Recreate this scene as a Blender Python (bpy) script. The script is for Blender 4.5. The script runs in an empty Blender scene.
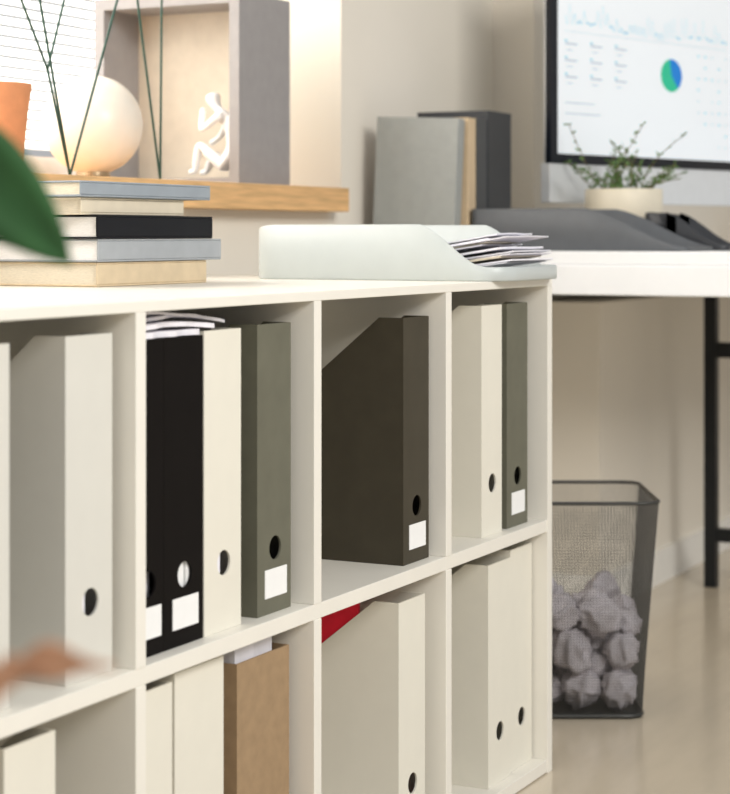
import bpy, bmesh, math, random
from mathutils import Vector, Matrix, noise
random.seed(4)
S=bpy.context.scene
COL=S.collection
S.view_settings.view_transform='Standard'
S.view_settings.look='None'
S.view_settings.exposure=0.0

def lin(c):
    c=c/255.0
    return c/12.92 if c<=0.04045 else ((c+0.055)/1.055)**2.4
def rgb(r,g,b): return (lin(r),lin(g),lin(b),1)
def mat(name,c,rough=0.6,var=0.04,scale=40,bump=0.0,metal=0.0,emit=0.0,stretch=(1,1,1),spec=0.4,trans=0.0):
    m=bpy.data.materials.new(name); m.use_nodes=True
    nt=m.node_tree; p=nt.nodes['Principled BSDF']
    p.inputs['Roughness'].default_value=rough
    p.inputs['Metallic'].default_value=metal
    p.inputs['Specular IOR Level'].default_value=spec
    tc=nt.nodes.new('ShaderNodeTexCoord'); mp=nt.nodes.new('ShaderNodeMapping')
    mp.inputs['Scale'].default_value=stretch
    nz=nt.nodes.new('ShaderNodeTexNoise'); nz.inputs['Scale'].default_value=scale; nz.inputs['Detail'].default_value=4
    nt.links.new(tc.outputs['Object'],mp.inputs['Vector']); nt.links.new(mp.outputs['Vector'],nz.inputs['Vector'])
    rp=nt.nodes.new('ShaderNodeValToRGB')
    a=[max(0,x*(1-var*2.2)) for x in c[:3]]+[1]; b=[min(1,x*(1+var*2.2)) for x in c[:3]]+[1]
    rp.color_ramp.elements[0].position=0.3; rp.color_ramp.elements[1].position=0.7
    rp.color_ramp.elements[0].color=a; rp.color_ramp.elements[1].color=b
    nt.links.new(nz.outputs['Fac'],rp.inputs['Fac']); nt.links.new(rp.outputs['Color'],p.inputs['Base Color'])
    if bump>0:
        bp=nt.nodes.new('ShaderNodeBump'); bp.inputs['Strength'].default_value=bump; bp.inputs['Distance'].default_value=0.002
        nt.links.new(nz.outputs['Fac'],bp.inputs['Height']); nt.links.new(bp.outputs['Normal'],p.inputs['Normal'])
    if emit>0:
        nt.links.new(rp.outputs['Color'],p.inputs['Emission Color']); p.inputs['Emission Strength'].default_value=emit
    if trans>0: p.inputs['Transmission Weight'].default_value=trans
    return m

M=dict(
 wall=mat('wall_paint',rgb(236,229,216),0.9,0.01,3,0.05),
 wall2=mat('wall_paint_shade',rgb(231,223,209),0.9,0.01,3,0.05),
 base=mat('baseboard_paint',rgb(248,246,240),0.5,0.01),
 floor=mat('floor_laminate',rgb(211,198,177),0.16,0.02,5,0.02,stretch=(1,4,1),spec=0.7),
 lam=mat('white_laminate',rgb(237,233,223),0.4,0.006,20),
 desk=mat('desk_laminate',rgb(238,239,240),0.4,0.005,20),
 wood=mat('sill_wood',rgb(224,180,126),0.5,0.09,9,0.15,stretch=(1,14,14)),
 whitef=mat('white_card',rgb(229,225,212),0.6,0.006,30),
 greyf=mat('pale_grey_card',rgb(214,212,204),0.6,0.006,30),
 blackf=mat('black_card',rgb(17,14,13),0.6,0.05,30,spec=0.1),
 olive=mat('olive_grey_card',rgb(106,105,91),0.55,0.03,30,spec=0.2),
 darkol=mat('dark_olive_card',rgb(70,65,54),0.55,0.03,30,spec=0.15),
 kraft=mat('kraft_card',rgb(160,134,103),0.8,0.04,60,0.1),
 label=mat('paper_label',rgb(244,244,243),0.6,0.01),
 paper=mat('paper_white',rgb(236,234,241),0.8,0.02),
 lilac=mat('paper_cool',rgb(220,219,226),0.8,0.03),
 crump=mat('crumpled_sheet',rgb(196,190,194),0.85,0.05,40,0.4),
 red=mat('red_card',rgb(232,26,56),0.5,0.03),
 tray=mat('grey_white_plastic',rgb(192,198,197),0.35,0.006),
 gtray=mat('slate_plastic',rgb(92,95,99),0.45,0.02),
 ktray=mat('black_plastic',rgb(54,56,60),0.4,0.02),
 bgrey=mat('book_grey',rgb(146,154,162),0.6,0.02),
 bgrey2=mat('book_light_grey',rgb(164,168,172),0.6,0.02),
 bblack=mat('book_black',rgb(22,23,28),0.5,0.03,spec=0.15),
 bcream=mat('book_cream',rgb(214,203,182),0.7,0.02),
 btan=mat('book_tan',rgb(214,194,162),0.7,0.03),
 bkraft=mat('book_pages',rgb(222,212,192),0.8,0.05,200,stretch=(1,1,12)),
 bwhite=mat('book_pages_white',rgb(232,230,228),0.8,0.04,200,stretch=(1,1,12)),
 fgrey=mat('folder_grey',rgb(160,163,160),0.6,0.02),
 fdark=mat('folder_dark',rgb(60,62,65),0.5,0.02),
 fchar=mat('folder_charcoal',rgb(76,78,80),0.5,0.02),
 fbeige=mat('folder_beige',rgb(212,188,154),0.7,0.02),
 boxg=mat('display_box_grey',rgb(156,152,151),0.6,0.02),
 boxi=mat('display_box_inner',rgb(216,205,188),0.8,0.02),
 globe=mat('globe_glass',rgb(238,228,214),0.3,0.01),
 brass=mat('lamp_base_metal',rgb(190,170,140),0.3,0.02,metal=0.8),
 wire=mat('green_wire',rgb(38,74,62),0.4,0.02),
 plaster=mat('white_plaster',rgb(236,236,236),0.6,0.01,emit=0.0),
 terr=mat('orange_ceramic',rgb(216,146,100),0.6,0.03),
 cream=mat('cream_ceramic',rgb(236,226,204),0.5,0.02),
 soil=mat('soil',rgb(60,44,32),0.95,0.2,120,0.4),
 leaf=mat('leaf_green',rgb(44,86,44),0.6,0.10,25,0.1),
 leafd=mat('dry_leaf',rgb(186,140,110),0.7,0.10,60,0.1),
 sprig=mat('sprig_green',rgb(92,122,66),0.6,0.12,60),
 stem=mat('stem_brown',rgb(112,98,64),0.8,0.1),
 bk=mat('black_metal',rgb(30,32,34),0.4,0.02,metal=0.3),
 mesh=mat('mesh_metal',rgb(78,76,72),0.5,0.03,metal=0.2),
 rimm=mat('bin_rim_metal',rgb(66,66,64),0.4,0.03,metal=0.4),
 alu=mat('silver_metal',rgb(222,224,225),0.4,0.01,metal=0.1),
 bez=mat('screen_bezel',rgb(12,18,28),0.3,0.02),
 scr=mat('screen_white',rgb(228,233,237),0.4,0.003,emit=0.28),
 cblue=mat('chart_blue',rgb(120,186,208),0.4,0.01,emit=0.22),
 cbar=mat('chart_grey',rgb(186,194,203),0.4,0.01,emit=0.24),
 pblue=mat('pie_blue',rgb(20,120,200),0.4,0.01,emit=0.3),
 pgreen=mat('pie_green',rgb(40,180,140),0.4,0.01,emit=0.3),
 frame=mat('window_frame_white',rgb(240,240,238),0.5,0.01),
 blind=mat('blind_slat_glow',rgb(250,249,246),0.6,0.01,emit=0.85),  # emission on the slats stands in for daylight shining through them
)

def link(o): COL.objects.link(o); return o
def meshobj(name,bm,mats,loc=(0,0,0),rot=(0,0,0),smooth=False):
    me=bpy.data.meshes.new(name); bm.normal_update(); bm.to_mesh(me); bm.free()
    for m in (mats if isinstance(mats,(list,tuple)) else [mats]): me.materials.append(m)
    if smooth:
        for p in me.polygons: p.use_smooth=True
    o=bpy.data.objects.new(name,me); o.location=loc; o.rotation_euler=rot
    return link(o)
def tag(o,label,cat,group=None):
    o['label']=label; o['category']=cat
    if group: o['group']=group
def struct(o): o['kind']='structure'; return o
def child(c,p): c.parent=p; return c
def bbox(bm,x0,x1,y0,y1,z0,z1,mi=0):
    vs=[bm.verts.new(v) for v in [(x0,y0,z0),(x1,y0,z0),(x1,y1,z0),(x0,y1,z0),(x0,y0,z1),(x1,y0,z1),(x1,y1,z1),(x0,y1,z1)]]
    for f in [(3,2,1,0),(4,5,6,7),(0,1,5,4),(1,2,6,5),(2,3,7,6),(3,0,4,7)]:
        fc=bm.faces.new([vs[i] for i in f]); fc.material_index=mi
def bevel(o,w=0.001,seg=2):
    b=o.modifiers.new('bevel','BEVEL'); b.width=w; b.segments=seg; b.limit_method='ANGLE'
def boxobj(name,x0,x1,y0,y1,z0,z1,m,bev=0.0):
    bm=bmesh.new(); cx,cy=(x0+x1)/2,(y0+y1)/2
    bbox(bm,x0-cx,x1-cx,y0-cy,y1-cy,0,z1-z0)
    o=meshobj(name,bm,m,(cx,cy,z0))
    if bev: bevel(o,bev)
    return o
def prism(bm,poly,x0,x1,mi=0):
    a=[bm.verts.new((x0,p[0],p[1])) for p in poly]; b=[bm.verts.new((x1,p[0],p[1])) for p in poly]
    f=bm.faces.new(a); f.material_index=mi
    f=bm.faces.new(b[::-1]); f.material_index=mi
    n=len(poly)
    for i in range(n):
        f=bm.faces.new([a[i],b[i],b[(i+1)%n],a[(i+1)%n]]); f.material_index=mi
def cyl(bm,p0,p1,r0,r1=None,n=10,cap=True,mi=0):
    if r1 is None: r1=r0
    p0=Vector(p0);p1=Vector(p1); d=(p1-p0).normalized()
    up=Vector((0,0,1)) if abs(d.z)<0.9 else Vector((1,0,0))
    a=d.cross(up).normalized(); b=d.cross(a)
    A=[];B=[]
    for i in range(n):
        t=2*math.pi*i/n; v=a*math.cos(t)+b*math.sin(t)
        A.append(bm.verts.new(p0+v*r0)); B.append(bm.verts.new(p1+v*r1))
    for i in range(n):
        f=bm.faces.new([A[i],A[(i+1)%n],B[(i+1)%n],B[i]]); f.material_index=mi
    if cap:
        bm.faces.new(A[::-1]).material_index=mi; bm.faces.new(B).material_index=mi
def tube(bm,loop,r,n=8):
    k=len(loop); rings=[]
    for i in range(k):
        p=Vector(loop[i]); d=(Vector(loop[(i+1)%k])-Vector(loop[i-1])).normalized()
        a=Vector((0,0,1)); b=d.cross(a).normalized()
        rings.append([bm.verts.new(p+(a*math.cos(2*math.pi*j/n)+b*math.sin(2*math.pi*j/n))*r) for j in range(n)])
    for i in range(k):
        A=rings[i];B=rings[(i+1)%k]
        for j in range(n): bm.faces.new([A[j],A[(j+1)%n],B[(j+1)%n],B[j]])
def lathe(bm,prof,n=32,mi=0):
    rings=[]
    for r,z in prof:
        rings.append([bm.verts.new((r*math.cos(2*math.pi*i/n),r*math.sin(2*math.pi*i/n),z)) for i in range(n)])
    for a,b in zip(rings,rings[1:]):
        for i in range(n):
            f=bm.faces.new([a[i],a[(i+1)%n],b[(i+1)%n],b[i]]); f.material_index=mi
    bm.faces.new(rings[0][::-1]).material_index=mi
    bm.faces.new(rings[-1]).material_index=mi

# ------------------------------------------------------------------ room
WV=0.66; WINU=1.695; WT=1.04
struct(boxobj('floor',-3.5,5.2,-3.5,1.1,-0.05,0,M['floor']))
SILLZ=0.894
bm=bmesh.new()
bbox(bm,-3.5,2.45,WV,WT,0,0.8486)
bbox(bm,WINU,2.45,WV,WT,0.8486,2.6)
bbox(bm,-3.5,-0.5,WV,WT,0.8486,2.6)
bbox(bm,-0.5,WINU,WV,WT,2.0,2.6)
struct(meshobj('wall_back',bm,M['wall']))
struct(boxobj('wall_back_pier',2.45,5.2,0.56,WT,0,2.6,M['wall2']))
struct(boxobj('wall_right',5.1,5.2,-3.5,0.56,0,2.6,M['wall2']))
struct(boxobj('trim_1',2.30,5.1,0.35,0.56,0,0.66,M['wall']))
bm=bmesh.new(); bbox(bm,2.29,5.1,0.336,0.35,0,0.075); bbox(bm,2.286,2.30,0.336,0.66,0,0.075)
struct(meshobj('baseboard_back',bm,M['base']))
bm=bmesh.new()
bbox(bm,-0.5,WINU,1.0,1.03,SILLZ,SILLZ+0.05); bbox(bm,-0.5,WINU,1.0,1.03,1.95,2.0)
bbox(bm,-0.5,-0.45,1.0,1.03,SILLZ,2.0); bbox(bm,WINU-0.05,WINU,1.0,1.03,SILLZ,2.0); bbox(bm,0.6,0.64,1.0,1.03,SILLZ,2.0)
struct(meshobj('window_1',bm,M['frame']))
bm=bmesh.new()
z=SILLZ+0.06
while z<1.95:
    prism(bm,[(0.975,z),(0.990,z+0.0144),(0.990,z+0.0156),(0.975,z+0.0012)],-0.45,WINU-0.06); z+=0.0175
o=meshobj('window_blind',bm,M['blind']); tag(o,'white horizontal slat blind drawn over the bright window','window blind')
o=boxobj('window_sill',-0.5,1.643,0.615,0.998,0.8488,SILLZ,M['wood'],0.002); tag(o,'light oak wooden window sill board','window sill')

# ------------------------------------------------------------------ shelf unit
W=0.37; TH=0.018; DEP=0.60; MZ=0.379; TB=0.729
shelf=bpy.data.objects.new('cube_shelf_unit',None); shelf.location=(-2*W,0,0); link(shelf)
tag(shelf,'long low white laminate cube shelf with two rows of compartments','shelf unit')
def part(name,x0,x1,y0,y1,z0,z1,m,bev=0.0008):
    o=boxobj(name,x0,x1,y0,y1,z0,z1,m,bev); o.location=Vector(o.location)-shelf.location; o.parent=shelf; return o
X0=-2*W-TH; X1=3*W
part('top_board',X0,X1,0,DEP,TB,0.74,M['lam'])
part('shelf_board',X0+TH,X1-TH,0.001,0.40,MZ-TH,MZ,M['lam'])
part('bottom_board',X0+TH,X1-TH,0.001,0.40,0.002,0.020,M['lam'])
part('back_panel',X0+TH,X1-TH,0.40,0.406,0.0,TB,M['lam'],0)
for t in range(-2,4):
    x1=t*W if t>-2 else X0+TH
    if t in(-2,3): part('side_panel',x1-TH,x1,0,DEP,0,TB,M['lam'])
    else:
        part('divider',x1-TH,x1,0.0,0.40,MZ,TB,M['lam'])
        part('divider',x1-TH,x1,0.0,0.40,0.020,MZ-TH,M['lam'])

# ------------------------------------------------------------------ magazine files
def panel_with_hole(bm,w,H,hz,hr,y,mi=0,thick=0.003,n=24):
    cx=w/2+0.002
    def outer(a):
        dx,dz=math.cos(a),math.sin(a)
        ts=[]
        if dx>1e-6: ts.append((w-cx)/dx)
        if dx<-1e-6: ts.append(-cx/dx)
        if dz>1e-6: ts.append((H-hz)/dz)
        if dz<-1e-6: ts.append(-hz/dz)
        t=min(ts); return (cx+dx*t,hz+dz*t)
    angs=[2*math.pi*i/n for i in range(n)]
    corners=[math.atan2(c[1]-hz,c[0]-cx)%(2*math.pi) for c in [(0,0),(w,0),(w,H),(0,H)]]
    angs=sorted(angs+corners)
    I=[];O=[];I2=[];O2=[]
    for a in angs:
        ix,iz=cx+hr*math.cos(a),hz+hr*math.sin(a); ox,oz=outer(a)
        I.append(bm.verts.new((ix,y,iz)));O.append(bm.verts.new((ox,y,oz)))
        I2.append(bm.verts.new((ix,y+thick,iz)));O2.append(bm.verts.new((ox,y+thick,oz)))
    k=len(angs)
    for i in range(k):
        j=(i+1)%k
        for q in ([I[i],O[i],O[j],I[j]],[I2[j],O2[j],O2[i],I2[i]],[I[j],I2[j],I2[i],I[i]],[O[i],O2[i],O2[j],O[j]]):
            f=bm.faces.new(q); f.material_index=mi
def magfile(u,w,v,z,H,m,label,d=0.25,hole=True,lab=False,slope=True,fill=None,fillh=0.0,group='magazine files in the shelf compartments',fv=0.012,fn=3,fw=1.0,foff=0.0):
    t=0.0025
    bm=bmesh.new()
    if hole: panel_with_hole(bm,w,H,0.073,0.0136,0,thick=t)
    else: bbox(bm,0,w,0,t,0,H)
    ys,hb=(0.035,0.14) if slope else (d,H)
    if slope: prof=[(t,0),(d,0),(d,hb),(ys,H),(t,H)]
    else: prof=[(t,0),(d,0),(d,H),(t,H)]
    prism(bm,prof,0,t); prism(bm,prof,w-t,w)
    bbox(bm,t,w-t,t,d,0,t); bbox(bm,t,w-t,d-t,d,t,hb)
    o=meshobj('magazine_file',bm,m,(u,v,z))
    tag(o,label,'magazine file',group)
    if fill:
        fh=fillh if fillh else H*0.4
        ww=(w-2*t-0.006)*fw; n=fn; rd=random.Random(int(u*1000))
        for q in range(n):
            bm=bmesh.new(); bbox(bm,0,ww/n-0.001,0,d-fv-0.012-rd.uniform(0,.02),0,fh-t-rd.uniform(0,.014)*(1 if fillh else 0))
            c=meshobj('paper_stack',bm,fill,(u+t+0.003+foff+ww/n*q,v+fv+(rd.uniform(0,.004) if n>1 else 0),z+t+0.0002))
            tag(c,'stack of loose paper sheets filed upright in a magazine file','paper','paper stacks in the magazine files')
    if lab:
        bm=bmesh.new(); lw=min(0.05,w*0.72); bbox(bm,w/2-lw/2+0.003,w/2+lw/2+0.003,-0.0008,0.0,0.018,0.050)
        c=meshobj('spine_label',bm,M['label']); child(c,o); c['label']='blank white paper label'
    return o
V0=0.02; ZU=MZ+0.0002; ZL=0.0202
W_='white cardboard magazine file with round finger hole'
magfile(-0.272,0.078,V0,ZU,0.328,M['greyf'],'pale grey cardboard magazine file beside another pale file')
magfile(-0.108,0.078,V0,ZU,0.330,M['greyf'],'pale grey cardboard magazine file standing against the divider',fill=M['paper'],fillh=.14,fv=.0028,fn=1,fw=.16,foff=.020)
magfile(-0.202,0.078,V0,ZL,0.322,M['whitef'],W_+', lower row')
magfile(-0.30,0.076,V0,ZL,0.328,M['whitef'],W_+', lower row')
magfile(0.003,0.060,V0,ZU,0.320,M['blackf'],'black cardboard magazine file with label, papers on top',lab=True,fill=M['paper'])
magfile(0.0635,0.076,V0,ZU,0.320,M['blackf'],'black cardboard magazine file with finger hole and white label',lab=True,fill=M['label'],slope=False,fillh=0.31,fv=.0035)
magfile(0.142,0.077,V0,ZU,0.324,M['whitef'],'white cardboard magazine file between black and olive files',fill=M['paper'],fillh=.14,fv=.0028,fn=1,fw=.22,foff=.018)
magfile(0.255,0.077,V0,ZU,0.326,M['olive'],'olive grey cardboard magazine file with white label',lab=True)
magfile(0.004,0.075,V0,ZL,0.325,M['whitef'],W_+', lower row')
magfile(0.084,0.098,V0,ZL,0.332,M['whitef'],'white cardboard magazine file beside the brown kraft file')
magfile(0.219,0.118,V0+0.005,ZL,0.314,M['kraft'],'brown kraft cardboard file box holding grey folders',hole=False,slope=False,fill=M['lilac'],fillh=0.336,fv=0.006,fn=2,fw=.8)
magfile(0.632,0.078,V0,ZU,0.319,M['darkol'],'dark olive grey magazine file with sloped side and white label',lab=True)
magfile(0.618,0.080,V0,ZL,0.313,M['whitef'],'white magazine file with sloped side holding a red folder')
bm=bmesh.new(); prism(bm,[(0.05,0.003),(0.235,0.003),(0.235,0.324),(0.060,0.324),(0.060,0.28)],0,0.005)
o=meshobj('folder',bm,M['red'],(0.622,V0,ZL+0.0028)); tag(o,'bright red cardboard folder inside a white magazine file','folder')
magfile(0.887,0.074,V0,ZU,0.326,M['whitef'],'white cardboard magazine file beside an olive file')
magfile(0.980,0.080,V0,ZU,0.326,M['olive'],'narrow olive grey magazine file with white label',lab=True)
magfile(0.911,0.083,V0,ZL,0.316,M['whitef'],W_+', lower row')
magfile(1.003,0.084,V0+.004,ZL,0.324,M['whitef'],'white cardboard magazine file against the end panel')
for i,(pu,pw,pv,pz,ph,rz,cv,sl) in enumerate([(0.008,0.128,0.024,0.7000,0.0060,0.0,0,0),(0.006,0.158,0.024,0.7066,0.0050,-0.01,.004,-.001),(0.022,0.180,0.027,0.7145,0.0034,0.03,.006,-.005),(0.004,0.095,0.026,0.7215,0.0024,-.04,.003,-.001)]):
    bm=bmesh.new(); n=14; T=[];B=[]
    for k in range(n+1):
        x=pw*k/n; s_=k/n; zz=cv*math.sin(s_*math.pi)+sl*s_*s_
        T.append([bm.verts.new((x,yy+.003*math.sin(k*1.3),zz+ph)) for yy in (0,0.2)]); B.append([bm.verts.new((x,yy+.003*math.sin(k*1.3),zz)) for yy in (0,0.2)])
    for k in range(n):
        bm.faces.new([T[k][0],T[k+1][0],T[k+1][1],T[k][1]]); bm.faces.new([B[k][1],B[k+1][1],B[k+1][0],B[k][0]])
        bm.faces.new([B[k][0],B[k+1][0],T[k+1][0],T[k][0]]); bm.faces.new([T[k][1],T[k+1][1],B[k+1][1],B[k][1]])
    bm.faces.new([T[0][0],T[0][1],B[0][1],B[0][0]]); bm.faces.new([T[n][1],T[n][0],B[n][0],B[n][1]])
    o=meshobj('paper_bundle',bm,M['paper'],(pu,pv,pz),(0,0,rz))
    tag(o,'loose white paper bundle lying across the black files','paper','loose papers over the files')

# ------------------------------------------------------------------ books on top
def book(u0,u1,v0,v1,z0,z1,mc,mp,label,rot=0):
    L=u1-u0;D=v1-v0;T=z1-z0-0.0004; t=0.0025
    e=bpy.data.objects.new('book',None); e.location=(u0,v0,z0); e.rotation_euler=(0,0,rot); link(e)
    tag(e,label,'book','books stacked on the shelf top')
    bm=bmesh.new(); bbox(bm,0,L,0,D,0,t); bbox(bm,0,L,0,D,T-t,T); bbox(bm,0,L,0,t,t,T-t)
    c=meshobj('cover',bm,mc); child(c,e); bevel(c,.0012)
    bm=bmesh.new(); bbox(bm,0.003,L-0.003,t,D-0.004,t,T-t); c=meshobj('pages',bm,mp); child(c,e)
z0=0.7403
book(0.389,0.650,0.326,0.555,z0,z0+0.031,M['btan'],M['bkraft'],'thick tan covered book at the bottom of the stack',0.0)
book(0.385,0.682,0.322,0.56,z0+0.031,z0+0.060,M['bgrey2'],M['bwhite'],'light grey hardcover book with white pages')
book(0.380,0.656,0.32,0.55,z0+0.060,z0+0.090,M['bblack'],M['bwhite'],'black hardcover book in the stack')
book(0.36,0.598,0.33,0.55,z0+0.090,z0+0.112,M['bcream'],M['bkraft'],'cream covered book in the stack')
book(0.345,0.650,0.32,0.55,z0+0.112,z0+0.132,M['bgrey'],M['bkraft'],'blue-grey hardcover book on top of the stack')

# ------------------------------------------------------------------ trays
def tray(u,v,z,w,L,H,m,label,flat=0.03,rise=0.08,low=0.018,r=0.035,drop=0.0):
    t=0.003
    def hh(y):
        s=min(1,max(0,(y-flat)/rise)); s=s*s*(3-2*s)*0.6+s*0.4; h=low+(H-low)*s
        q=max(0,(y-(L-r))/r); return h-drop*q*q
    ysl=[r+0.002]+[flat+rise*k/10 for k in range(0,11) if flat+rise*k/10>r+0.004]+[L*0.6]
    def path(off):
        P=[];rr=r-off
        for k in range(0,9):
            a=-math.pi/2-math.pi/2*k/8; P.append((r+rr*math.cos(a),r+rr*math.sin(a)))
        for y in ysl: P.append((off,y))
        for k in range(0,9):
            a=math.pi-math.pi/2*k/8; P.append((r+rr*math.cos(a),L-r+rr*math.sin(a)))
        for k in range(0,9):
            a=math.pi/2-math.pi/2*k/8; P.append((w-r+rr*math.cos(a),L-r+rr*math.sin(a)))
        for y in ysl[::-1]: P.append((w-off,y))
        for k in range(0,9):
            a=-math.pi/2*k/8; P.append((w-r+rr*math.cos(a),r+rr*math.sin(a)))
        return P
    A=path(0);A1=path(0.0015);B=path(t)
    bm=bmesh.new(); rows=[]
    for a,a1,b in zip(A,A1,B):
        h=hh(a[1])
        rows.append([bm.verts.new((a1[0],a1[1],0)),bm.verts.new((a[0],a[1],0.002)),bm.verts.new((a[0],a[1],h-0.002)),bm.verts.new((a1[0],a1[1],h)),bm.verts.new((b[0],b[1],h-0.001)),bm.verts.new((b[0],b[1],0.003))])
    k=len(rows)
    for i in range(k):
        p=rows[i];q=rows[(i+1)%k]
        for j in range(5): bm.faces.new([p[j],p[j+1],q[j+1],q[j]])
    bm.faces.new([r_[0] for r_ in rows]); bm.faces.new([r_[5] for r_ in rows][::-1])
    bmesh.ops.recalc_face_normals(bm,faces=bm.faces)
    o=meshobj('letter_tray',bm,m,(u,v,z),smooth=True); tag(o,label,'letter tray')
    for p in o.data.polygons:
        if len(p.vertices)>4: p.use_smooth=False
    return o
tray(0.868,-0.024,0.7402,0.240,0.414,0.080,M['tray'],'pale grey-white plastic letter tray holding a pile of magazines',flat=0.036,rise=0.095,low=0.020,r=0.05,drop=.007)
mags=[('lilac',0,.02),('paper',0.004,-.02),('bcream',0,.015),('paper',0.004,-.03),('lilac',0,.05),('paper',0.0,-.04),('paper',0.002,.03),('bkraft',0.0,.10),('paper',0.004,.03),('paper',0.0,-.03),('lilac',0.0,.08)]
zb0=0.7440
for i,(mm,dx,rz) in enumerate(mags):
    th=0.0017+0.0008*(i%3)
    bm=bmesh.new(); n=14; L=0.27;w=0.165-0.01*(i%2)
    T=[];Bt=[]
    for k in range(n+1):
        y=L*k/n; s=1-k/n
        cols=5; lift=0.0215*min(1,max(0,(1-(y)/0.16)))+.0006*i*s*s
        wv=[.0006*s*math.sin(c*1.9+i*1.1)*(i/10) for c in range(cols)]
        T.append([bm.verts.new((w*c/(cols-1),y,lift+th-0.0003+wv[c])) for c in range(cols)])
        Bt.append([bm.verts.new((w*c/(cols-1),y,lift+wv[c])) for c in range(cols)])
    for k in range(n):
        for c in range(4):
            bm.faces.new([T[k][c],T[k][c+1],T[k+1][c+1],T[k+1][c]]); bm.faces.new([Bt[k+1][c],Bt[k+1][c+1],Bt[k][c+1],Bt[k][c]])
        bm.faces.new([Bt[k][0],T[k][0],T[k+1][0],Bt[k+1][0]]); bm.faces.new([Bt[k][4],Bt[k+1][4],T[k+1][4],T[k][4]])
    for c in range(4):
        bm.faces.new([Bt[0][c],Bt[0][c+1],T[0][c+1],T[0][c]]); bm.faces.new([T[n][c],T[n][c+1],Bt[n][c+1],Bt[n][c]])
    o=meshobj('magazine',bm,M[mm],(0.905+dx+max(0,rz)*.12,0.004+random.uniform(-.026,.030),zb0),(0,0,rz*.9))
    tag(o,'thin white magazine or paper bundle piled in the letter tray','magazine','magazines in the letter tray')
    zb0+=th+0.0010

# ------------------------------------------------------------------ sill objects
e=bpy.data.objects.new('table_lamp',None); e.location=(1.065,0.80,SILLZ+0.0002); link(e); tag(e,'round frosted white globe lamp on the window sill','lamp')
bm=bmesh.new(); bmesh.ops.create_uvsphere(bm,u_segments=40,v_segments=24,radius=0.083,matrix=Matrix.Translation((0,0,0.094)))
c=meshobj('lamp_shade',bm,M['globe'],smooth=True); child(c,e)
bm=bmesh.new(); lathe(bm,[(0.035,0),(0.035,0.006),(0.028,0.010),(0.028,0.022)]); c=meshobj('lamp_base',bm,M['brass']); child(c,e)
bm=bmesh.new()
P=[(.83,.68,0.899),(1.10,.69,0.899)]
T=[(.735,.68,1.22),(.985,.68,1.24),(1.02,.69,1.24),(1.105,.69,1.24)]
R=(.68,.70,1.24)
for a,b in [(P[0],T[0]),(P[0],T[1]),(P[1],T[2]),(P[1],T[3]),((.80,.70,1.06),R),((.80,.70,1.06),(.87,.70,1.24)),(T[0],R),(R,(.87,.70,1.24)),((.87,.70,1.24),T[1]),(T[1],T[2]),(T[2],T[3]),(P[0],(.80,.70,1.06))]:
    cyl(bm,Vector(a)-Vector((.9,.69,SILLZ)),Vector(b)-Vector((.9,.69,SILLZ)),0.0020,n=8)
bmesh.ops.translate(bm,vec=(0,0,-0.0029),verts=bm.verts)
o=meshobj('wire_ornament',bm,M['wire'],(.9,.69,SILLZ)); tag(o,'geometric dark green thin wire frame ornament on the sill','ornament')
e=bpy.data.objects.new('display_box',None); e.location=(1.317,0.666,SILLZ+0.0002); link(e); tag(e,'square grey open display box standing on the window sill','display box')
s=0.305;hz=0.34;d=0.185;t=0.020
bm=bmesh.new(); bbox(bm,0,d,0,t,0,hz); bbox(bm,0,d,s-t,s,0,hz); bbox(bm,0,d,t,s-t,0,t*0.6); bbox(bm,0,d,t,s-t,hz-t,hz)
c=meshobj('box_frame',bm,M['boxg']); child(c,e)
bm=bmesh.new(); bbox(bm,d-0.07,d-0.001,t,s-t,t*0.6,hz-t); c=meshobj('box_back',bm,M['boxi']); child(c,e)
def skin(name,verts,edges,radii,m,loc,rot=(0,0,0),sub=2):
    me=bpy.data.meshes.new(name); me.from_pydata(verts,edges,[]); me.materials.append(m)
    o=bpy.data.objects.new(name,me); o.location=loc; o.rotation_euler=rot; link(o)
    sk=o.modifiers.new('skin','SKIN'); sk.use_smooth_shade=True
    for i,r in enumerate(radii):
        me.skin_vertices[0].data[i].radius=(r,r); 
    me.skin_vertices[0].data[0].use_root=True
    sb=o.modifiers.new('sub','SUBSURF'); sb.levels=sub; sb.render_levels=sub
    return o
fv=[(0,-0.020,0.018),(0,-0.030,0.046),(0,-0.026,0.076),(0,-0.010,0.096),(0,-0.002,0.104),(0,0.005,0.114),(0,0.009,0.122),(0,0.011,0.132),
    (-.012,-0.012,0.016),(-.014,0.026,0.050),(-.014,0.032,0.022),(-.014,0.034,0.006),(-.014,0.046,0.005),
    (.012,-0.012,0.016),(.014,0.016,0.034),(.014,0.026,0.014),(.014,0.030,0.006),(.014,0.042,0.005),
    (-.017,-0.010,0.092),(-.016,0.022,0.070),(-.010,0.022,0.108),
    (.017,-0.010,0.090),(.018,0.006,0.062),(.014,0.024,0.050)]
fe=[(0,1),(1,2),(2,3),(3,4),(4,5),(5,6),(6,7),(0,8),(8,9),(9,10),(10,11),(11,12),(0,13),(13,14),(14,15),(15,16),(16,17),(3,18),(18,19),(19,20),(3,21),(21,22),(22,23)]
fr=[.014,.012,.014,.010,.006,.010,.0145,.010,.011,.008,.0065,.005,.0045,.011,.008,.0065,.005,.0045,.007,.0052,.0048,.007,.0052,.0048]
o=skin('figurine',[(a*1.12,b*1.12,c_*1.12) for a,b,c_ in fv],fe,[r*1.1 for r in fr],M['plaster'],(1.352,0.730,SILLZ+0.0180)); tag(o,'small white abstract figurine of a seated thinking person','figurine')
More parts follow.
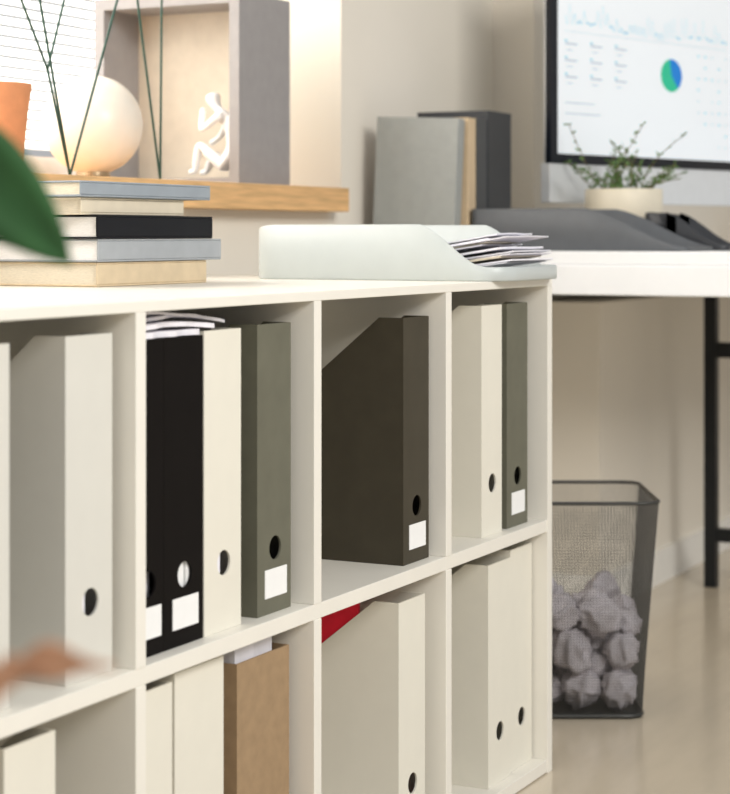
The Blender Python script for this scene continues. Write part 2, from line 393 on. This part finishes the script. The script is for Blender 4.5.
def pot(name,r,h,m,loc,label,cat='plant pot',prof=None):
    e=bpy.data.objects.new(name,None); e.location=loc; link(e); tag(e,label,cat)
    bm=bmesh.new(); lathe(bm,prof or [(r*.72,0),(r*.8,h*.3),(r*.9,h*.7),(r,h*.97),(r,h),(r*.9,h),(r*.88,h*.86)])
    c=meshobj('pot',bm,m,smooth=False); child(c,e); bevel(c,0.001)
    for p in c.data.polygons: p.use_smooth=len(p.vertices)==4
    bm=bmesh.new(); lathe(bm,[(r*.87,h*.86),(r*.87,h*.9)]); c=meshobj('soil',bm,M['soil']); child(c,e)
    return e
e=pot('flower_pot',0.055,0.137,M['terr'],(0.722,0.74,SILLZ+0.0002),'orange terracotta pot on the window sill')

# ------------------------------------------------------------------ desk
DZ=0.775
e=bpy.data.objects.new('desk',None); e.location=(1.75,-0.3,0); link(e); tag(e,'white topped office desk on a black metal frame','desk')
def dpart(name,x0,x1,y0,y1,z0,z1,m,b=0.001):
    o=boxobj(name,x0,x1,y0,y1,z0,z1,m,b); o.location=Vector(o.location)-e.location; o.parent=e; return o
dpart('desktop',1.756,3.9,-0.29,0.555,0.750,DZ,M['desk'],0.003)
dpart('apron',1.75,3.9,-0.30,0.555,0.694,0.7499,M['desk'],0.003)
for fu in (2.69,3.6):
    dpart('leg',fu-.014,fu+.014,0.206,0.234,0,0.694,M['bk'])
    dpart('leg',fu-.014,fu+.014,-0.274,-0.246,0,0.694,M['bk'])
    dpart('crossbar',fu-.012,fu+.012,-0.246,0.206,0.525,0.560,M['bk'])
    dpart('crossbar',fu-.012,fu+.012,-0.246,0.206,0.105,0.135,M['bk'])
dpart('desktop',1.756,2.28,0.5552,0.655,0.750,DZ,M['desk'],0)
dpart('apron',1.75,2.28,0.5552,0.655,0.694,0.7499,M['desk'],0)
tray(1.792,0.0,DZ+0.0002,0.178,0.434,0.080,M['gtray'],'slate grey plastic letter tray on the desk end',flat=0.008,rise=0.19,low=0.008,r=0.02)
tray(1.985,-0.02,DZ+0.0002,0.09,0.17,0.074,M['ktray'],'black plastic document tray beside the grey tray',flat=0.012,rise=0.11,low=0.012,r=0.02)
def folder(u,w,v0,v1,h,m,mp,label,tilt=0):
    e=bpy.data.objects.new('binder',None); e.location=(u,v0,DZ+0.0003); e.rotation_euler=(tilt,0,0); link(e)
    tag(e,label,'binder','binders standing on the desk')
    bm=bmesh.new(); D=v1-v0; t=.003
    bbox(bm,0,t,0,D,0,h); bbox(bm,w-t,w,0,D,0,h); bbox(bm,t,w-t,0,t,0,h)
    c=meshobj('cover',bm,m); child(c,e); bevel(c,.001)
    bm=bmesh.new(); bbox(bm,t,w-t,t,D-.01,.003,h-.006); c=meshobj('pages',bm,mp); child(c,e)
folder(1.760,0.030,0.452,0.626,0.253,M['fgrey'],M['paper'],'grey card binder standing upright by the wall',0.045)
folder(1.797,0.038,0.4375,0.60,0.256,M['fbeige'],M['bkraft'],'beige card binder between grey and dark ones',0.0)
folder(1.838,0.050,0.4365,0.60,0.258,M['fchar'],M['paper'],'charcoal card binder standing beside a beige one')
folder(1.892,0.120,0.4360,0.590,0.275,M['fdark'],M['paper'],'tall dark ring binder standing upright')
r_=.075;h_=.122
e=pot('potted_plant',r_,h_,M['cream'],(2.095,0.226,DZ+0.0002),'small airy green plant in a cream ceramic bowl',prof=[(.045,0),(.062,.012),(.073,.045),(.078,.09),(.078,.122),(.070,.122),(.068,.104)])
bm=bmesh.new()
def leafquad(bm,p,d,l,w,mi=0):
    d=Vector(d).normalized(); sd=d.cross(Vector((random.uniform(-1,1),random.uniform(-1,1),random.uniform(-1,1)))).normalized()
    p=Vector(p); v=[bm.verts.new(q) for q in (p,p+d*l*.5+sd*w,p+d*l,p+d*l*.5-sd*w)]
    bm.faces.new(v).material_index=mi
random.seed(19)
for i in range(32):
    a=random.uniform(0,6.283); r0=random.uniform(0,.055); p=Vector((r0*math.cos(a),r0*math.sin(a),.106))
    L=random.uniform(.06,.135) if i>2 else .16; lean=random.uniform(.3,1.9) if i>2 else .3; d=Vector((math.cos(a)*lean,math.sin(a)*lean*(1 if math.sin(a)<0 else .6),1)).normalized()
    k=8
    for j in range(k):
        q=p+d*(L/k); cyl(bm,p,q,0.0009,n=5,cap=False,mi=1); 
        for _ in range(3):
            leafquad(bm,q,(random.uniform(-1,1),random.uniform(-1,1),random.uniform(-.2,1)),random.uniform(.007,.015),.0027)
        p=q; d=(d+Vector((random.uniform(-.28,.28),random.uniform(-.28,.28),-.05))).normalized()
c=meshobj('foliage',bm,[M['sprig'],M['stem']]); child(c,e); c['kind']='stuff'
mon=bpy.data.objects.new('computer_monitor',None); mon.location=(2.051,0.371,DZ+0.0002); mon.rotation_euler=(0,0,math.radians(-17.4)); link(mon)
tag(mon,'large desktop monitor with silver chin showing white chart dashboard','monitor')
MW=0.72; zb=0.871-DZ; zc_=0.951-DZ; zt=1.40-DZ
bm=bmesh.new(); bbox(bm,0.006,MW,0,0.025,zb,zc_); bbox(bm,0.016,MW-.01,0.012,0.025,zc_,zt-.01)
c=meshobj('monitor_housing',bm,M['alu']); child(c,mon); bevel(c,.002)
bm=bmesh.new(); prism(bm,[(.026,.30),(.032,.30),(.10,.006),(.09,.006)],MW/2-.09,MW/2+.09); bbox(bm,MW/2-.1,MW/2+.1,-.03,.14,0,.006)
c=meshobj('monitor_stand',bm,M['alu']); child(c,mon)
bm=bmesh.new(); bbox(bm,0.006,MW,-0.002,0.012,zc_,zt); c=meshobj('screen_bezel',bm,M['bez']); child(c,mon)
bm=bmesh.new(); bz=.020
bbox(bm,bz+.008,MW-bz,-0.003,-0.0021,zc_+bz,zt-bz,0)
def quad(x0,x1,z0,z1,mi,y=-0.0036):
    bm.faces.new([bm.verts.new(p) for p in ((x0,y,z0),(x1,y,z0),(x1,y,z1),(x0,y,z1))]).material_index=mi
zz0=DZ
random.seed(11); pts=[]
for k in range(75):
    x=.05+k*.008; zv=1.234-zz0+0.006*math.sin(k*.13)+(random.uniform(-.004,.006) if k%2 else random.uniform(0,.046)); pts.append((x,zv))
for off,mi,hw in((0,1,.0016),):
    for (xa,za),(xb,zb2) in zip(pts,pts[1:]):
        f=bm.faces.new([bm.verts.new(p) for p in ((xa,-.0036,za+off-hw),(xb,-.0036,zb2+off-hw),(xb,-.0036,zb2+off+hw),(xa,-.0036,za+off+hw))]); f.material_index=mi
quad(.05,.64,1.222-zz0,1.2232-zz0,2)
for r in range(3):
    for cidx in range(3):
        x=.05+cidx*.085; zv=1.195-zz0-r*.034
        quad(x,x+.042,zv,zv+.004,2); quad(x+.005,x+.026,zv-.012,zv-.0095,2); quad(x,x+.008,zv+.006,zv+.010,1)
for r in range(2): quad(.05,.05+.10+.02*(r%2),1.075-zz0-r*.022,1.0775-zz0-r*.022,2)
for r in range(9):
    for q in range(6):
        if random.random()<.65: quad(.525+q*.027,.532+q*.027,1.20-zz0-r*.025,1.204-zz0-r*.025,1 if random.random()<.4 else 2)
cx,cz,pr=.425,1.153-zz0,.036
def pie(a0,a1,mi,n=20):
    cv=bm.verts.new((cx,-.0038,cz)); pv=[bm.verts.new((cx+pr*1.1*math.cos(a0+(a1-a0)*i/n),-.0038,cz+pr*math.sin(a0+(a1-a0)*i/n))) for i in range(n+1)]
    for a,b in zip(pv,pv[1:]): bm.faces.new([cv,a,b]).material_index=mi
pie(-0.9,1.75,3); pie(1.75,5.383,4)
c=meshobj('screen',bm,[M['scr'],M['cblue'],M['cbar'],M['pblue'],M['pgreen']]); child(c,mon); c['label']='lit white dashboard with line chart and blue-green pie chart'

# ------------------------------------------------------------------ bin
bn=bpy.data.objects.new('waste_bin',None); bn.location=(1.532,0.135,0.0005); bn.rotation_euler=(0,0,math.radians(-63.37)); link(bn)
tag(bn,'rectangular dark wire mesh waste bin full of crumpled paper','waste bin')
HB=0.359
def rr(hx,hy,r,n=5):
    out=[]
    for cx_,cy_,a0 in ((hx-r,hy-r,0),(-hx+r,hy-r,90),(-hx+r,-hy+r,180),(hx-r,-hy+r,270)):
        for k in range(n+1):
            a=math.radians(a0+90*k/n); out.append((cx_+r*math.cos(a),cy_+r*math.sin(a)))
    return out
def resample(P,n):
    L=[0]
    for a,b in zip(P,P[1:]+P[:1]): L.append(L[-1]+math.hypot(b[0]-a[0],b[1]-a[1]))
    out=[];Q=P+P[:1];j=0
    for i in range(n):
        s=L[-1]*i/n
        while L[j+1]<s: j+=1
        f=(s-L[j])/max(1e-9,(L[j+1]-L[j])); out.append((Q[j][0]+(Q[j+1][0]-Q[j][0])*f,Q[j][1]+(Q[j+1][1]-Q[j][1])*f))
    return out
NB=208
bot=resample(rr(.114,.132,.022),NB); top=resample(rr(.141,.140,.025),NB)
bm=bmesh.new()
for a,b in zip(bot,top):
    cyl(bm,(a[0],a[1],.004),(b[0],b[1],HB),.00042,n=3,cap=False)
for r in range(1,72):
    f=r/72; R=[(a[0]+(b[0]-a[0])*f,a[1]+(b[1]-a[1])*f,.004+(HB-.004)*f) for a,b in zip(bot,top)][::4]
    for p,q in zip(R,R[1:]+R[:1]): cyl(bm,p,q,.00042,n=3,cap=False)
c=meshobj('mesh_wall',bm,M['mesh']); child(c,bn)
for nm,P,z,r in (('rim',top,HB,.0030),('base_ring',bot,.0045,.004)):
    bm=bmesh.new(); tube(bm,[(p[0],p[1],z) for p in P[::4]],r)
    c=meshobj(nm,bm,M['rimm'],smooth=True); child(c,bn)
bm=bmesh.new(); bm.faces.new([bm.verts.new((p[0],p[1],.003)) for p in bot[::4]]); c=meshobj('bin_base',bm,M['rimm']); child(c,bn)
RM=Matrix.Translation(bn.location)@Matrix.Rotation(math.radians(-63.37),4,'Z')
def crumple(r,seed):
    rd=random.Random(seed)
    bm=bmesh.new(); bmesh.ops.create_icosphere(bm,subdivisions=4,radius=1)
    sx,sy,sz=rd.uniform(.82,1.08),rd.uniform(.82,1.08),rd.uniform(.75,1.0)
    cs=[Vector((rd.gauss(0,1),rd.gauss(0,1),rd.gauss(0,1))).normalized() for _ in range(14)]
    hs=[rd.uniform(-.05,.16) for _ in cs]
    off=Vector((rd.uniform(0,40),rd.uniform(0,40),rd.uniform(0,40)))
    for v in bm.verts:
        d=v.co.normalized()
        ds=sorted(((d-c_).length,h) for c_,h in zip(cs,hs))
        edge=ds[1][0]-ds[0][0]
        R=.80+ds[0][1]+.20*max(0,1-edge*3.5)-.14*edge+.08*noise.noise(d*7+off)
        v.co=Vector((d.x*sx,d.y*sy,d.z*sz))*R*r
    return bm
rd=random.Random(33); balls=[]
for i in range(46): balls.append([Vector((rd.uniform(-.07,.07),rd.uniform(-.08,.08),.04+i*.006)),rd.choice([.027,.031,.036,.042])])
for it in range(1400):
    for b in balls: b[0].z-=.0006
    for i in range(len(balls)):
        for j in range(i+1,len(balls)):
            d=balls[i][0]-balls[j][0]; L=d.length; m_=(balls[i][1]+balls[j][1])*.88
            if L<m_ and L>1e-6:
                pu=d/L*(m_-L)*.5; balls[i][0]+=pu; balls[j][0]-=pu
    for p,r in balls:
        f=p.z/HB; lx=.112+.027*f-r*1.05; ly=.129+.008*f-r*1.05
        p.x=max(-lx,min(lx,p.x)); p.y=max(-ly,min(ly,p.y)); p.z=max(r*1.0+.008,p.z)
for k,(p,r) in enumerate(balls):
    o=meshobj('crumpled_paper',crumple(r,k*7+3),M['crump'],RM@p,(k,k*2,k*3),smooth=True); tag(o,'crumpled ball of white paper in the mesh bin','crumpled paper','crumpled paper in the waste bin')

# ------------------------------------------------------------------ near plant
pl=bpy.data.objects.new('potted_foliage_plant',None); pl.location=(-0.885,-0.27,0.0005); link(pl)
tag(pl,'tall leafy plant with broad green leaves and a dried brown leaf','plant')
bm=bmesh.new(); lathe(bm,[(.10,0),(.13,.24),(.135,.26),(.12,.26),(.118,.24)]); c=meshobj('pot',bm,M['cream']); child(c,pl)
bm=bmesh.new(); lathe(bm,[(.117,.235),(.117,.242)]); c=meshobj('soil',bm,M['soil']); child(c,pl)
root=Vector(pl.location)
sp=[Vector((0,0,.24)),Vector((.005,0,.45)),Vector((-.005,.005,.65)),Vector((0,0,.92))]
L1=Vector((-0.834,-0.390,.884))-root; L1t=Vector((-0.793,-0.472,.790))-root
D1=Vector((-1.016,-0.540,.626))-root; D1t=Vector((-0.976,-0.622,.640))-root
D2=Vector((-1.002,-0.560,.622))-root; D2t=Vector((-0.988,-0.596,.638))-root
bm=bmesh.new()
for a,b in zip(sp,sp[1:]): cyl(bm,a,b,.008,.007)
cyl(bm,sp[3],L1,.003,.002); cyl(bm,sp[2],D1,.003,.002); cyl(bm,D1,D2,.002,.002)
c=meshobj('stem',bm,M['stem']); child(c,pl)
Fw=Vector((.894,.448,0))
def leaf(base,tip,w,m,lab=None,sag=.004,blunt=1.0,wav=0.0,ex=.7):
    base=Vector(base);tip=Vector(tip); d=tip-base; dn=d.normalized()
    sd=dn.cross(Fw).normalized(); nn=dn.cross(sd)
    bm=bmesh.new(); rows=[];n=24
    for i in range(n+1):
        t=i/n; ww=w*math.sin(math.pi*t**blunt)**ex*(1+wav*math.sin(t*19)) if 0<t<1 else .0005
        c0=base+d*t+nn*(-sag*math.sin(math.pi*t))+sd*wav*.008*math.sin(t*11)
        rows.append([bm.verts.new(c0+sd*ww*k+nn*(.3*ww*abs(k))) for k in(-1,-.5,0,.5,1)])
    for a,b in zip(rows,rows[1:]):
        for k in range(4): bm.faces.new([a[k],a[k+1],b[k+1],b[k]])
    o=meshobj('leaf',bm,m,smooth=True); child(o,pl)
    s=o.modifiers.new('s','SOLIDIFY'); s.thickness=.0008
    if lab:o['label']=lab
    return o
leaf(L1,L1t,.0235,M['leaf'],blunt=1.0,ex=.8)
leaf(sp[3],Vector((-0.807,-0.177,1.02))-root,.03,M['leaf'])
leaf(sp[3],Vector((-1.021,-0.306,.98))-root,.03,M['leaf'])
leaf(sp[2],Vector((-0.941,-0.132,.75))-root,.03,M['leaf'])
leaf(D1,D1t,.0070,M['leafd'],'dried brown leaf',wav=.35,blunt=1.1)
leaf(D2,D2t,.0055,M['leafd'],'dried brown leaf',wav=.3)

# ------------------------------------------------------------------ lights
w=bpy.data.worlds.new('world'); S.world=w; w.use_nodes=True
bg=w.node_tree.nodes['Background']; bg.inputs[0].default_value=(.97,.98,1,1); bg.inputs[1].default_value=0.48
def area(name,loc,target,sx,sy,p,c):
    L=bpy.data.lights.new(name,'AREA'); L.shape='RECTANGLE'; L.size=sx; L.size_y=sy; L.energy=p; L.color=c
    o=bpy.data.objects.new(name,L); o.location=loc; d=Vector(target)-Vector(loc); o.rotation_euler=d.to_track_quat('-Z','Y').to_euler(); link(o); return o
area('window_daylight',(0.3,1.5,1.6),(1.0,0.4,0.9),2.0,1.2,70,(1,.95,.88))
area('room_fill',(-0.7,-2.8,2.3),(0.9,0,0.5),1.3,1.0,92,(1,.98,.94))  # unseen fill added on the room side to light the shelf front
# ------------------------------------------------------------------ camera
cd=bpy.data.cameras.new('camera'); co=bpy.data.objects.new('camera',cd); link(co)
co.location=(-1.602,-1.045,.805); co.rotation_euler=(math.radians(90),0,math.radians(-63.37))
cd.sensor_fit='HORIZONTAL'; cd.sensor_width=36; cd.lens=1924/730*36; cd.shift_y=-162/730
cd.dof.use_dof=True; cd.dof.focus_distance=2.4; cd.dof.aperture_fstop=7
cd.clip_start=.05
S.camera=co
